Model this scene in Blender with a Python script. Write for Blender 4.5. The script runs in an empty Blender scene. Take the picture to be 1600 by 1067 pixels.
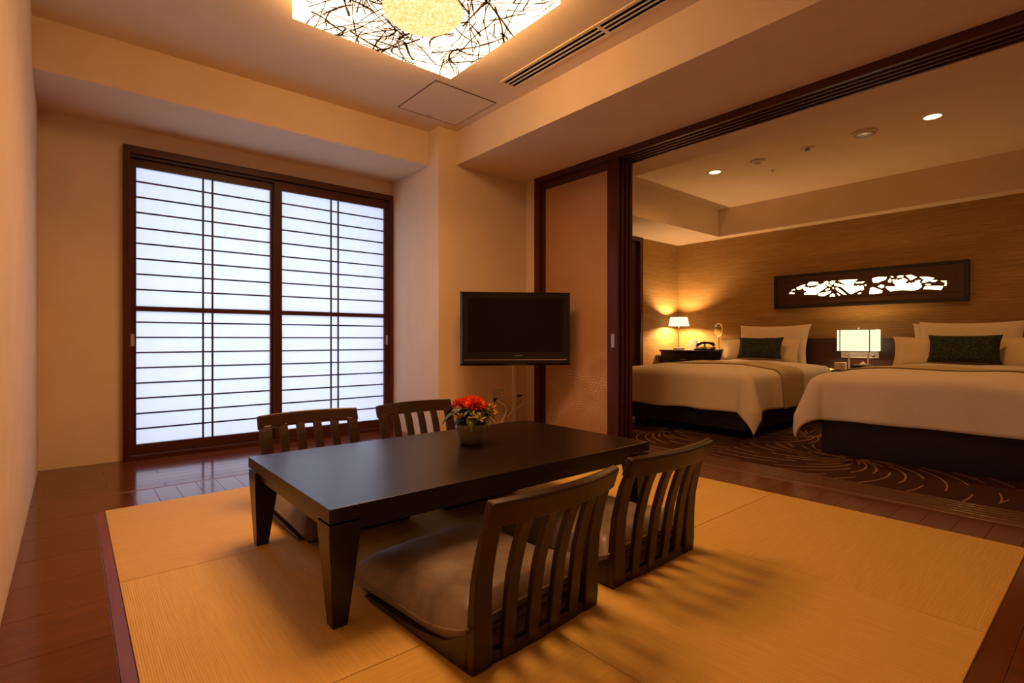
import bpy, bmesh, math, random
from mathutils import Vector, Matrix, noise
random.seed(7)
SC = bpy.context.scene
COL = SC.collection
PI = math.pi

# ------------------------------------------------------------------ camera, world, exposure
cam = bpy.data.objects.new('camera', bpy.data.cameras.new('camera'))
COL.objects.link(cam); SC.camera = cam
cam.location = (0, 0, .80)
cam.rotation_euler = (PI/2, 0, -math.atan(690/816.))
cam.data.sensor_width = 36.0
cam.data.lens = 36.0*816/1600
cam.data.shift_y = -(533.5-530)/1600
cam.data.clip_start = .01

world = bpy.data.worlds.new('world'); SC.world = world
world.use_nodes = True
world.node_tree.nodes['Background'].inputs[0].default_value = (.55, .65, .9, 1)
world.node_tree.nodes['Background'].inputs[1].default_value = .0
SC.view_settings.view_transform = 'Standard'
SC.view_settings.look = 'None'
SC.view_settings.exposure = 0.0
SC.view_settings.gamma = 1.0
SC.view_settings.use_curve_mapping = False

LAMP_COL = (1.0, .45, .13); LAMP_W = 34; LAMP_SPREAD = 150
WARM = (1.0, .465, .13)

def light(name, kind, loc, power, color, rot=(0, 0, 0), **kw):
    d = bpy.data.lights.new(name, kind); d.energy = power; d.color = color
    for k, v in kw.items(): setattr(d, k, v)
    o = bpy.data.objects.new(name, d); o.location = loc; o.rotation_euler = rot
    COL.objects.link(o); return o

# daylight outside the shoji, behind the paper
light('daylight_outside', 'AREA', (1.23, 4.78, 1.08), 80, (.60, .73, 1.0), (PI/2, 0, PI),
      shape='RECTANGLE', size=2.6, size_y=2.6)

# ------------------------------------------------------------------ materials
def srgb(r, g, b):
    f = lambda c: (c/255/12.92) if c/255 <= .04045 else ((c/255+.055)/1.055)**2.4
    return (f(r), f(g), f(b), 1)

class NT:
    def __init__(s, name):
        s.m = bpy.data.materials.new(name); s.m.use_nodes = True
        s.t = s.m.node_tree; s.t.nodes.clear()
        s.out = s.n('ShaderNodeOutputMaterial')
    def n(s, typ, **kw):
        nd = s.t.nodes.new(typ)
        for k, v in kw.items():
            if k.startswith('i_'):
                key = k[2:]
                nd.inputs[int(key) if key.isdigit() else key.replace('_', ' ')].default_value = v
            else: setattr(nd, k, v)
        return nd
    def l(s, a, b): s.t.links.new(a, b)
    def math(s, op, a, b=None, clamp=False):
        nd = s.n('ShaderNodeMath', operation=op, use_clamp=clamp)
        for i, v in enumerate((a, b)):
            if v is None: continue
            if isinstance(v, (int, float)): nd.inputs[i].default_value = v
            else: s.l(v, nd.inputs[i])
        return nd.outputs[0]
    def ramp(s, fac, stops, interp='LINEAR'):
        r = s.n('ShaderNodeValToRGB'); r.color_ramp.interpolation = interp
        e = r.color_ramp.elements
        while len(e) < len(stops): e.new(.5)
        for el, (p, c) in zip(e, stops): el.position = p; el.color = c
        s.l(fac, r.inputs[0]); return r.outputs[0]
    def coords(s, scale=(1, 1, 1), kind='Object', rot=(0, 0, 0)):
        tc = s.n('ShaderNodeTexCoord'); mp = s.n('ShaderNodeMapping')
        mp.inputs['Scale'].default_value = scale; mp.inputs['Rotation'].default_value = rot
        s.l(tc.outputs[kind], mp.inputs[0]); return mp.outputs[0]
    def noise(s, vec, scale, detail=3, rough=.5, dist=0):
        nd = s.n('ShaderNodeTexNoise'); nd.inputs['Scale'].default_value = scale
        nd.inputs['Detail'].default_value = detail; nd.inputs['Roughness'].default_value = rough
        nd.inputs['Distortion'].default_value = dist
        s.l(vec, nd.inputs['Vector']); return nd.outputs['Fac']
    def bsdf(s, color=None, rough=.5, spec=.5, metal=0, bump=None, bump_d=.001, **kw):
        b = s.n('ShaderNodeBsdfPrincipled')
        b.inputs['Roughness'].default_value = rough if not hasattr(rough, 'links') else .5
        if hasattr(rough, 'links'): s.l(rough, b.inputs['Roughness'])
        b.inputs['Specular IOR Level'].default_value = spec
        b.inputs['Metallic'].default_value = metal
        if color is not None:
            if hasattr(color, 'links'): s.l(color, b.inputs['Base Color'])
            else: b.inputs['Base Color'].default_value = color
        if bump is not None:
            bn = s.n('ShaderNodeBump'); bn.inputs['Distance'].default_value = bump_d
            s.l(bump, bn.inputs['Height']); s.l(bn.outputs[0], b.inputs['Normal'])
        for k, v in kw.items(): b.inputs[k.replace('_', ' ')].default_value = v
        s.l(b.outputs[0], s.out.inputs[0]); return b

M = {}
def simple(name, col, rough=.5, spec=.5, metal=0, var=.06, nscale=30, bump_d=.0, **kw):
    t = NT(name); v = t.coords(); f = t.noise(v, nscale)
    lo = tuple(c*(1-var) for c in col[:3])+(1,); hi = tuple(min(1, c*(1+var)) for c in col[:3])+(1,)
    c = t.ramp(f, [(.3, lo), (.7, hi)])
    t.bsdf(c, rough, spec, metal, bump=f if bump_d else None, bump_d=bump_d, **kw)
    M[name] = t.m; return t.m

def emit(name, col, strength):
    t = NT(name); e = t.n('ShaderNodeEmission')
    e.inputs[0].default_value = tuple(col[:3])+(1,); e.inputs[1].default_value = strength
    t.l(e.outputs[0], t.out.inputs[0]); M[name] = t.m; return t.m

def wood(name, base, dark, rough=.3, axis='x', gscale=18, spec=.5, var=.25, coat=0.0):
    """grain runs along the given object axis; each plank varies a little"""
    t = NT(name)
    sc = {'x': (1.2, gscale, gscale), 'y': (gscale, 1.2, gscale), 'z': (gscale, gscale, 1.2)}[axis]
    v = t.coords(sc)
    oi = t.n('ShaderNodeObjectInfo')
    add = t.n('ShaderNodeVectorMath', operation='ADD'); t.l(v, add.inputs[0])
    cx = t.n('ShaderNodeCombineXYZ')
    for i in range(3): t.l(t.math('MULTIPLY', oi.outputs['Random'], 37.0), cx.inputs[i])
    t.l(cx.outputs[0], add.inputs[1])
    f = t.noise(add.outputs[0], 1.0, 6, .6, .6)
    c = t.ramp(f, [(.25, dark), (.75, base)])
    hv = t.n('ShaderNodeHueSaturation'); t.l(c, hv.inputs['Color'])
    t.l(t.math('ADD', t.math('MULTIPLY', oi.outputs['Random'], var), 1-var/2), hv.inputs['Value'])
    b = t.bsdf(hv.outputs[0], rough, spec, bump=f, bump_d=.0003)
    b.inputs['Coat Weight'].default_value = coat; b.inputs['Coat Roughness'].default_value = .12
    M[name] = t.m; return t.m

simple('plaster', (.76, .60, .43), .9, .2, var=.025, nscale=5)
simple('ceiling_paint', (.77, .63, .46), .9, .2, var=.02, nscale=5)
wood('frame_wood', (.100, .026, .011, 1), (.050, .012, .006, 1), .35, 'z', 25, spec=.22, var=.1)
wood('frame_wood_x', (.100, .026, .011, 1), (.050, .012, .006, 1), .35, 'x', 25, spec=.22, var=.1)
wood('frame_wood_y', (.085, .020, .010, 1), (.040, .010, .005, 1), .35, 'y', 25, var=.1)
wood('plank_x', (.15, .040, .012, 1), (.10, .025, .007, 1), .13, 'x', 20, var=.16)
wood('plank_y', (.15, .040, .012, 1), (.10, .025, .007, 1), .13, 'y', 20, var=.16)
wood('border_wood', (.21, .055, .030, 1), (.16, .040, .022, 1), .35, 'y', 20, var=.05)
wood('sill_wood', (.20, .10, .05, 1), (.13, .06, .03, 1), .22, 'y', 20, var=.1)
wood('table_wood', (.014, .006, .004, 1), (.009, .004, .003, 1), .29, 'x', 30, spec=.42, var=.03)
wood('chair_wood', (.034, .0125, .006, 1), (.020, .008, .004, 1), .34, 'z', 30, var=.12)
wood('chair_wood_x', (.034, .0125, .006, 1), (.020, .008, .004, 1), .34, 'x', 30, var=.12)
wood('bed_wood', (.009, .004, .003, 1), (.006, .003, .002, 1), .45, 'y', 25, var=.1)
wood('headboard_wood', (.050, .018, .010, 1), (.032, .011, .007, 1), .4, 'y', 25, var=.1)
simple('subfloor', (.03, .015, .008), .8)
simple('lattice', (.022, .007, .005), .5, nscale=60)
simple('black_plastic', (.010, .008, .007), .25, .5)
simple('black_gloss', (.006, .004, .003), .12, .5)
simple('tv_screen', (.006, .003, .002), .22, .22, var=.02)
simple('dark_gap', (.004, .003, .003), .9, .1)
simple('chrome', (.75, .72, .68), .18, .5, 1.0, var=.02)
simple('satin_metal', (.55, .50, .45), .38, .5, .9, var=.03)
simple('white_plastic', (.72, .66, .55), .45)
simple('cream_plastic', (.62, .52, .38), .5)
simple('cable_white', (.85, .78, .66), .45)
simple('linen', (.72, .62, .49), .85, .2, var=.03, nscale=120, bump_d=.0004, Sheen_Weight=.2)
simple('linen_warm', (.72, .58, .38), .85, .2, var=.03, nscale=120, bump_d=.0004)
simple('mattress_cloth', (.75, .66, .52), .9, .2)
simple('ceramic', (.22, .185, .15), .25, .5, var=.05, nscale=12)
simple('leaf', (.035, .075, .016), .45, .4, var=.45, nscale=40)
simple('leaf_light', (.085, .11, .025), .45, .4, var=.3, nscale=40)
simple('petal_red', (.92, .105, .028), .5, .3, var=.25, nscale=60)
simple('petal_pink', (.80, .10, .065), .5, .3, var=.25, nscale=60)
simple('bud_yellow', (.52, .30, .06), .6, .3, var=.3, nscale=80)
simple('paper_white', (.85, .80, .70), .8, .2)
simple('clock_face', (.60, .50, .40), .5)
simple('mirror_glass', (.85, .85, .85), .02, .5, 1.0, var=.0)
simple('note_dark', (.02, .012, .01), .5)
emit('lamp_panel', (1.0, .78, .52), 2.2)
emit('lamp_side', (1.0, .54, .19), 12.0)
emit('shade_glow', (1.0, .80, .50), 1.6)
emit('shade_glow_tall', (1.0, .80, .50), 1.35)
emit('downlight_glow', (1.0, .80, .42), 7.0)
emit('art_backlight', (1.0, .72, .34), 4.2)
def branch():
    t = NT('branch'); f = t.noise(t.coords(), 25)
    c = t.ramp(f, [(.3, (.085, .036, .012, 1)), (.7, (.15, .066, .022, 1))])
    d = t.n('ShaderNodeBsdfDiffuse'); tr = t.n('ShaderNodeBsdfTranslucent'); m = t.n('ShaderNodeMixShader')
    t.l(c, d.inputs[0]); t.l(c, tr.inputs[0]); m.inputs[0].default_value = .6
    t.l(d.outputs[0], m.inputs[1]); t.l(tr.outputs[0], m.inputs[2]); t.l(m.outputs[0], t.out.inputs[0]); M['branch'] = t.m
branch()
simple('joint_brown', (.10, .045, .016), .7)

# crinkled glowing ball of the ceiling lamp
def ball_mat():
    t = NT('ball_glow'); v = t.coords()
    vo = t.n('ShaderNodeTexVoronoi', feature='DISTANCE_TO_EDGE'); vo.inputs['Scale'].default_value = 42
    nz = t.n('ShaderNodeTexNoise'); nz.inputs['Scale'].default_value = 18
    t.l(v, nz.inputs['Vector'])
    mx = t.n('ShaderNodeMix', data_type='VECTOR'); mx.inputs[0].default_value = .08
    t.l(v, mx.inputs[4]); t.l(nz.outputs['Color'], mx.inputs[5]); t.l(mx.outputs[1], vo.inputs['Vector'])
    c = t.ramp(vo.outputs['Distance'], [(.0, (.80, .56, .15, 1)), (.10, (1.0, .80, .34, 1)), (.5, (1.0, .92, .55, 1))])
    e = t.n('ShaderNodeEmission'); t.l(c, e.inputs[0]); e.inputs[1].default_value = 1.2
    t.l(e.outputs[0], t.out.inputs[0]); M['ball_glow'] = t.m
ball_mat()

def shoji_paper():
    t = NT('shoji_paper'); v = t.coords(); f = t.noise(v, 9, 5, .6)
    c = t.ramp(f, [(.3, (.83, .83, .83, 1)), (.7, (.85, .85, .85, 1))])
    d = t.n('ShaderNodeBsdfDiffuse'); tr = t.n('ShaderNodeBsdfTranslucent')
    t.l(c, d.inputs[0]); t.l(c, tr.inputs[0])
    m = t.n('ShaderNodeMixShader'); m.inputs[0].default_value = .72
    t.l(d.outputs[0], m.inputs[1]); t.l(tr.outputs[0], m.inputs[2]); t.l(m.outputs[0], t.out.inputs[0])
    M['shoji_paper'] = t.m
shoji_paper()

def tatami(name, axis, base):
    t = NT(name); v = t.coords()
    sx = t.n('ShaderNodeSeparateXYZ'); t.l(v, sx.inputs[0])
    rib = t.math('SINE', t.math('MULTIPLY', sx.outputs['X' if axis == 'x' else 'Y'], 2*PI/.006))
    fine = t.math('SINE', t.math('MULTIPLY', sx.outputs['Y' if axis == 'x' else 'X'], 2*PI/.004))
    sc = (160, 6, 1) if axis == 'x' else (6, 160, 1)
    n = t.noise(t.coords(sc), 1.0, 4, .6)
    h = t.math('ADD', t.math('MULTIPLY', rib, .5), t.math('MULTIPLY', fine, .25))
    lo = tuple(c*.86 for c in base)+(1,); hi = tuple(c*1.12 for c in base)+(1,)
    mixf = t.math('ADD', t.math('MULTIPLY', n, .8), t.math('MULTIPLY', rib, .02))
    c = t.ramp(mixf, [(.2, lo), (.65, hi)])
    t.bsdf(c, .62, .25, bump=h, bump_d=.0006); M[name] = t.m
tatami('tatami_weave_x', 'x', (.74, .485, .130))
tatami('tatami_weave_y', 'y', (.71, .455, .120))  # slightly darker base: sheen difference between weave directions put into the colour

def grasscloth():
    t = NT('grasscloth')
    a = t.noise(t.coords((1.5, 1.5, 110)), 1.6, 5, .65, .4)
    b = t.noise(t.coords((9, 9, 260)), 1.0, 3, .6)
    f = t.math('ADD', t.math('MULTIPLY', a, .7), t.math('MULTIPLY', b, .35))
    c = t.ramp(f, [(.30, (.19, .098, .027, 1)), (.52, (.36, .205, .064, 1)), (.74, (.53, .325, .108, 1))])
    t.bsdf(c, .75, .25, bump=f, bump_d=.0008); M['grasscloth'] = t.m
grasscloth()

def fusuma_cloth():
    """bronze paper with silver arcs of grass in the lower half (object coords: y across, z up)"""
    t = NT('fusuma_cloth'); v = t.coords()
    sx = t.n('ShaderNodeSeparateXYZ'); t.l(v, sx.inputs[0])
    wob = t.noise(t.coords((1, 5, 5)), 1.0, 3)
    spk = t.noise(t.coords((60, 60, 60)), 1.0, 4, .7)
    total = None
    arcs = [(-.02, .30, .50, 1.7), (.26, .05, .52, 1.4), (.02, .04, .36, 1.9), (.36, -.02, .36, 1.5),
            (-.15, .30, .40, 1.2), (.45, .30, .28, 1.3), (.10, -.10, .62, 1.5)]
    for cy, cz, R, k in arcs:
        dy = t.math('SUBTRACT', sx.outputs['Y'], cy); dz = t.math('SUBTRACT', sx.outputs['Z'], cz)
        r = t.math('SQRT', t.math('ADD', t.math('MULTIPLY', dy, dy), t.math('MULTIPLY', t.math('MULTIPLY', dz, dz), 1.3)))
        r = t.math('ADD', r, t.math('MULTIPLY', wob, .05))
        w = t.math('SINE', t.math('MULTIPLY', r, 2*PI/.017*k*.5))
        line = t.math('MULTIPLY', t.math('SUBTRACT', w, .72, True), 3.4, True)
        ring = t.math('SUBTRACT', 1.0, t.math('MULTIPLY', t.math('ABSOLUTE', t.math('SUBTRACT', r, R)), 13.0), True)
        up = t.math('MULTIPLY', t.math('ADD', dz, .02, True), 8, True)
        g = t.math('MULTIPLY', t.math('MULTIPLY', line, ring), up)
        total = g if total is None else t.math('ADD', total, g, True)
    total = t.math('MULTIPLY', total, t.math('MULTIPLY', t.math('SUBTRACT', spk, .3, True), 3.0, True))
    total = t.math('MULTIPLY', total, 1.0, True)
    c = t.n('ShaderNodeMix', data_type='RGBA')
    t.l(total, c.inputs[0])
    t.l(t.ramp(t.noise(t.coords((1, 3, 3)), 1.0, 4), [(.3, (.42, .225, .10, 1)), (.7, (.47, .26, .12, 1))]), c.inputs[6])
    c.inputs[7].default_value = (.86, .74, .66, 1)
    t.bsdf(c.outputs[2], .55, .4, Sheen_Weight=.1); M['fusuma_cloth'] = t.m
fusuma_cloth()

def carpet():
    t = NT('carpet'); v = t.coords()
    sx = t.n('ShaderNodeSeparateXYZ'); t.l(v, sx.inputs[0])
    wob = t.noise(t.coords((2, 2, 2)), 1.0, 2)
    best = None; bl = None
    for cx, cy, sw, nl in [(4.02, 1.20, 1.5, 30), (4.02, 2.62, -1.4, 34), (4.75, 1.72, 1.3, 26),
                           (5.6, .4, -1.2, 30), (5.3, 3.3, 1.3, 30), (3.9, -.45, -1.4, 32)]:
        dx = t.math('SUBTRACT', sx.outputs['X'], cx); dy = t.math('SUBTRACT', sx.outputs['Y'], cy)
        r = t.math('SQRT', t.math('ADD', t.math('MULTIPLY', dx, dx), t.math('MULTIPLY', dy, dy)))
        ang = t.math('ARCTAN2', dy, dx)
        a2 = t.math('ADD', ang, t.math('MULTIPLY', r, sw))
        k = t.math('MULTIPLY', a2, nl/(2*PI))
        fr = t.math('ABSOLUTE', t.math('SUBTRACT', t.math('FRACT', k), .5))
        width = t.math('DIVIDE', .0062*nl/(2*PI), t.math('ADD', r, .02))
        line = t.math('LESS_THAN', fr, width)
        cell = t.math('FLOOR', k)
        rnd = t.math('FRACT', t.math('MULTIPLY', t.math('SINE', t.math('MULTIPLY', cell, 12.9898)), 43758.5))
        dash = t.math('GREATER_THAN', t.math('FRACT', t.math('ADD', t.math('MULTIPLY', r, 1.9), rnd)), .26)
        line = t.math('MULTIPLY', line, dash)
        line = t.math('MULTIPLY', line, t.math('GREATER_THAN', r, .05))
        if best is None: best, bl = r, line
        else:
            closer = t.math('LESS_THAN', r, best)
            bl = t.math('ADD', t.math('MULTIPLY', closer, line), t.math('MULTIPLY', t.math('SUBTRACT', 1.0, closer), bl))
            best = t.math('MINIMUM', r, best)
    pile = t.noise(t.coords((220, 220, 220)), 1.0, 2)
    stripe = t.math('SINE', t.math('MULTIPLY', sx.outputs['X'], 2*PI/.012))
    c = t.n('ShaderNodeMix', data_type='RGBA'); t.l(bl, c.inputs[0])
    d = t.ramp(t.math('ADD', pile, t.math('MULTIPLY', stripe, .08)), [(.3, (.040, .014, .012, 1)), (.7, (.075, .028, .020, 1))])
    t.l(d, c.inputs[6]); c.inputs[7].default_value = (.36, .21, .115, 1)
    t.bsdf(c.outputs[2], .95, .1, bump=pile, bump_d=.002); M['carpet'] = t.m
carpet()

def cushion_satin(name, a, b, c2):
    t = NT(name)
    f = t.noise(t.coords((1, 1, 1)), 7, 5, .6, 1.2); g = t.noise(t.coords((1, 1, 1)), 22, 3, .6)
    c = t.ramp(f, [(.36, a), (.5, b), (.64, c2)])
    t.bsdf(c, .42, .5, bump=g, bump_d=.002, Sheen_Weight=.25); M[name] = t.m
cushion_satin('cushion_satin', (.115, .080, .060, 1), (.165, .120, .092, 1), (.21, .158, .122, 1))

def speckle(name, a, b, sc, bd=.001):
    t = NT(name); v = t.coords()
    vo = t.n('ShaderNodeTexVoronoi'); vo.inputs['Scale'].default_value = sc; t.l(v, vo.inputs['Vector'])
    c = t.ramp(vo.outputs['Distance'], [(.1, a), (.6, b)])
    t.bsdf(c, .85, .2, bump=vo.outputs['Distance'], bump_d=bd); M[name] = t.m
speckle('green_damask', (.055, .065, .045, 1), (.020, .026, .020, 1), 60)
speckle('runner_weave', (.40, .29, .15, 1), (.52, .40, .22, 1), 90)

# ------------------------------------------------------------------ mesh helpers
class MB:
    def __init__(s): s.v = []; s.f = []
    def add(s, vs, fs):
        o = len(s.v); s.v += [tuple(p) for p in vs]; s.f += [tuple(i+o for i in q) for q in fs]; return s
    def box(s, x0, x1, y0, y1, z0, z1):
        return s.add([(x0, y0, z0), (x1, y0, z0), (x1, y1, z0), (x0, y1, z0), (x0, y0, z1), (x1, y0, z1), (x1, y1, z1), (x0, y1, z1)],
                     [(0, 3, 2, 1), (4, 5, 6, 7), (0, 1, 5, 4), (1, 2, 6, 5), (2, 3, 7, 6), (3, 0, 4, 7)])
    def loft(s, rings, cap=True, close=True):
        n = len(rings[0]); vs = [p for r in rings for p in r]; fs = []
        for i in range(len(rings)-1):
            for j in range(n if close else n-1):
                k = (j+1) % n
                fs.append((i*n+j, i*n+k, (i+1)*n+k, (i+1)*n+j))
        if cap: fs += [tuple(reversed(range(n))), tuple((len(rings)-1)*n+j for j in range(n))]
        return s.add(vs, fs)
    def lathe(s, prof, n=24, c=(0, 0, 0), cap=True):
        return s.loft([[(c[0]+r*math.cos(2*PI*j/n), c[1]+r*math.sin(2*PI*j/n), c[2]+z) for j in range(n)] for r, z in prof], cap)
    def tube(s, pts, r, n=8):
        pts = [Vector(p) for p in pts]; rings = []
        for i, p in enumerate(pts):
            t = (pts[min(i+1, len(pts)-1)]-pts[max(i-1, 0)]).normalized()
            u = t.orthogonal().normalized() if i == 0 else (u-t*u.dot(t)).normalized()
            w = t.cross(u); rr = r[i] if isinstance(r, (list, tuple)) else r
            rings.append([tuple(p+u*rr*math.cos(2*PI*j/n)+w*rr*math.sin(2*PI*j/n)) for j in range(n)])
        return s.loft(rings)
    def strip(s, pts, wdir, w, tdir, t):
        """rectangular bar along pts; w, t may be lists"""
        rings = []
        for i, p in enumerate(pts):
            p = Vector(p); a = Vector(wdir[i] if isinstance(wdir, list) else wdir); b = Vector(tdir[i] if isinstance(tdir, list) else tdir)
            ww = w[i] if isinstance(w, list) else w; tt = t[i] if isinstance(t, list) else t
            rings.append([tuple(p-a*ww/2-b*tt/2), tuple(p+a*ww/2-b*tt/2), tuple(p+a*ww/2+b*tt/2), tuple(p-a*ww/2+b*tt/2)])
        return s.loft(rings)
    def grid(s, fn, nu, nv):
        vs = [fn(i/nu, j/nv) for i in range(nu+1) for j in range(nv+1)]
        fs = [(i*(nv+1)+j, (i+1)*(nv+1)+j, (i+1)*(nv+1)+j+1, i*(nv+1)+j+1) for i in range(nu) for j in range(nv)]
        return s.add(vs, fs)
    def mesh(s, name, m, smooth=False):
        me = bpy.data.meshes.new(name); me.from_pydata(s.v, [], s.f)
        b = bmesh.new(); b.from_mesh(me); bmesh.ops.recalc_face_normals(b, faces=b.faces); b.to_mesh(me); b.free()
        me.materials.append(M[m])
        if smooth:
            for p in me.polygons: p.use_smooth = True
        me.update(); return me
    def build(s, name, m, parent=None, loc=(0, 0, 0), smooth=False, bevel=0, subd=0, solid=0):
        return link(name, s.mesh(name, m, smooth), parent, loc, bevel, subd, solid)

def link(name, me, parent=None, loc=(0, 0, 0), bevel=0, subd=0, solid=0):
    o = bpy.data.objects.new(name, me); COL.objects.link(o); o.location = loc; o.parent = parent
    if solid:
        md = o.modifiers.new('thickness', 'SOLIDIFY'); md.thickness = solid; md.offset = -1
    if bevel:
        md = o.modifiers.new('bevel', 'BEVEL'); md.width = bevel; md.segments = 2; md.limit_method = 'ANGLE'
    if subd:
        md = o.modifiers.new('subdivision', 'SUBSURF'); md.levels = subd; md.render_levels = subd
    return o

def tag(o, label=None, cat=None, group=None, kind=None):
    for k, v in (('label', label), ('category', cat), ('group', group), ('kind', kind)):
        if v: o[k] = v
    return o
def thing(name, label, cat, loc=(0, 0, 0), rz=0, group=None):
    o = bpy.data.objects.new(name, None); COL.objects.link(o); o.location = loc; o.rotation_euler = (0, 0, rz)
    o.empty_display_size = .05
    return tag(o, label, cat, group)
def struct(name, mb, m, parent=None, **kw):
    o = mb.build(name, m, parent, **kw)
    if parent is None: o['kind'] = 'structure'
    return o
def box(*a): return MB().box(*a)
def copy_tree(o, parent=None):
    c = o.copy(); COL.objects.link(c); c.parent = parent
    for ch in [x for x in bpy.data.objects if x.parent == o and x != c]: copy_tree(ch, c)
    return c

# ------------------------------------------------------------------ dimensions
XL, YB, YW = -.15, -.45, 4.28         # left wall, wall behind the camera, window wall
ZC, ZS = 2.47, 2.20                   # ceiling, soffits
XR = 2.20; YP = 3.494                 # side and front of the pillar beside the window
XF, XF2 = 3.08, 3.34                  # threshold between the rooms
XH, YL, ZB = 6.21, 3.90, 2.38         # bedroom: head wall, left wall, ceiling
TX0, TX1, TY0, TY1 = .122, 2.787, .25, 3.078

# ------------------------------------------------------------------ shell
struct('wall_left', box(XL-.12, XL, YB, YW+.15, -.08, 2.6), 'plaster')
struct('wall_rear', box(XL-.12, XH+.12, YB-.12, YB, -.08, 2.6), 'plaster')
struct('wall_window', MB().box(XL, .262, YW, YW+.12, -.08, 2.6).box(.262, XR, YW, YW+.12, 2.08, 2.6).box(.262, XR, YW, YW+.12, -.08, -.005), 'plaster')
struct('wall_pillar', MB().box(XR, 3.36, YP, YW+.12, -.08, 2.6), 'plaster')
struct('wall_divider', MB().box(3.12, XF2, 3.36, YP, 0, ZS).box(3.14, 3.306, YB, YP, 2.2, 2.6), 'plaster')
struct('ceiling', box(XL, XF2, YB, YW, ZC, 2.6), 'ceiling_paint')
struct('ceiling_soffit', box(XL, XR, 3.65, YW, ZS, ZC), 'plaster')
struct('ceiling_soffit', box(2.37, 3.14, YB, YP, ZS, ZC), 'plaster')

# floor: planks and borders around the tatami
fl = struct('floor', box(XL, XF, YB, YW, -.09, -.045), 'subfloor')
pz0, pz1, gap = -.045, 0.0, .0012
cache = {}
def plank(x0, x1, y0, y1, m, parent=fl, name='plank'):
    w, d = x1-x0-gap, y1-y0-gap
    key = (round(w, 4), round(d, 4), m)
    if key not in cache:
        cache[key] = box(-w/2, w/2, -d/2, d/2, pz0, pz1).mesh(name, m)
    return link(name, cache[key], parent, ((x0+x1)/2, (y0+y1)/2, 0), bevel=.0008)
y = 3.40                                            # window bay: rows along x
row = 0
while y < YW-.01:
    y1 = min(y+.088, YW)
    x = XL; off = (.55, 1.0, .30, .80)[row % 4]
    xe = XR if y > YP-.02 else 3.12
    cuts = [XL]+[c for c in (XL+off, XL+off+.9, XL+off+1.8, XL+off+2.7) if c < xe-.08]+[xe]
    for a, b in zip(cuts, cuts[1:]): plank(a, b, y, y1, 'plank_x')
    y = y1; row += 1
plank(XL, 3.12, 3.378, 3.40, 'border_wood', name='floor_strip')
x = XL                                              # border between bay and mats
k = 0
while x < XF-.005:
    x1 = min(x+(.395 if k == 0 else .0965), XF)
    plank(x, x1, TY1, 3.378, 'plank_y' if k else 'plank_x'); x = x1; k += 1
y = TY1                                             # strip along the left wall
while y > YB+.01:
    y1 = max(y-.26, YB); plank(XL, TX0-.032, y1, y, 'plank_x'); y = y1
plank(TX0-.032, TX0, YB, TY1, 'border_wood', name='floor_border')
plank(TX0, TX1, TY0-.06, TY0, 'plank_x', name='floor_border')
x = TX0
while x < TX1-.005:
    x1 = min(x+.098, TX1); plank(x, x1, YB, TY0-.06, 'plank_y'); x = x1
y = TY1                                             # strip along the threshold
while y > YB+.01:
    y1 = max(y-.108, YB); plank(TX1, XF, y1, y, 'plank_x'); y = y1

# tatami mats, three by three
rowname = ['nearest the camera', 'in the middle row', 'nearest the window']
colname = ['along the left wooden border', 'in the middle column', 'along the bedroom threshold']
cw, cd = (TX1-TX0)/3, (TY1-TY0)/3
for i in range(3):
    for j in range(3):
        m = 'tatami_weave_x' if (i+j) % 2 else 'tatami_weave_y'
        lab = 'square borderless tatami mat %s, %s' % (rowname[j], colname[i])
        o = box(-cw/2+.001, cw/2-.001, -cd/2+.001, cd/2-.001, -.045, .003).build('tatami_mat', m, None, (TX0+cw*(i+.5), TY0+cd*(j+.5), 0), bevel=.002)
        tag(o, lab, 'tatami mat', 'square tatami mats on the floor')

# threshold with running grooves, carpet
sill = struct('trim_1', box(XF, XF2, YB, 3.36, -.09, -.012), 'dark_gap')
xs = XF
for k in range(6):
    w = .05 if k == 0 else .024
    box(xs, xs+w, YB, 3.36, -.012, .002).build('sill_rail', 'sill_wood', sill, bevel=.001)
    xs += w+.0205
struct('floor_bedroom', box(XF2, XH+.1, YB, YL+.1, -.09, 0), 'carpet')

# lintel over the opening with running grooves
lin = struct('trim_2', MB().box(3.095, 3.306, YB, 3.36, 2.185, ZS).box(3.095, 3.121, YB, 3.36, 2.152, 2.185), 'frame_wood_y')
for k in range(4):
    xs = 3.153+.046*k
    box(xs, xs+.014, YB, 3.36, 2.152, 2.185).build('track_rail', 'frame_wood_y', lin, bevel=.001)
struct('door_1', MB().box(3.095, XF2, 3.295, 3.36, -.012, 2.152), 'frame_wood')   # jamb

# bedroom shell
struct('wall_headboard', box(XH, XH+.1, YB, YL+.1, 0, 2.5), 'grasscloth')
struct('wall_bedroom', MB().box(5.39, XH, YL, YL+.1, 0, 2.5).box(3.36, 5.39, YL+.06, YL+.12, 0, 2.5), 'grasscloth')
struct('ceiling_bedroom', box(3.308, XH+.1, YB, YL+.1, ZB, 2.6), 'ceiling_paint')
struct('ceiling_soffit', box(3.308, 3.57, YB, YL, 2.15, ZB), 'ceiling_paint')
struct('ceiling_soffit', MB().box(3.57, XH, 3.24, YL, 2.05, ZB), 'ceiling_paint')
struct('ceiling_soffit', MB().box(6.04, XH, YB, 3.24, 2.05, ZB), 'ceiling_paint')
d2 = struct('door_2', MB().box(5.33, 5.39, YL-.03, YL+.06, 0, 2.045).box(4.45, 5.33, YL-.03, YL+.06, 2.0, 2.045), 'frame_wood')
box(4.45, 5.33, YL+.015, YL+.05, .01, 2.0).build('door_leaf', 'headboard_wood', d2)
box(5.345, 5.355, YL-.038, YL-.03, .88, 1.12).build('door_pull', 'chrome', d2)

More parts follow.
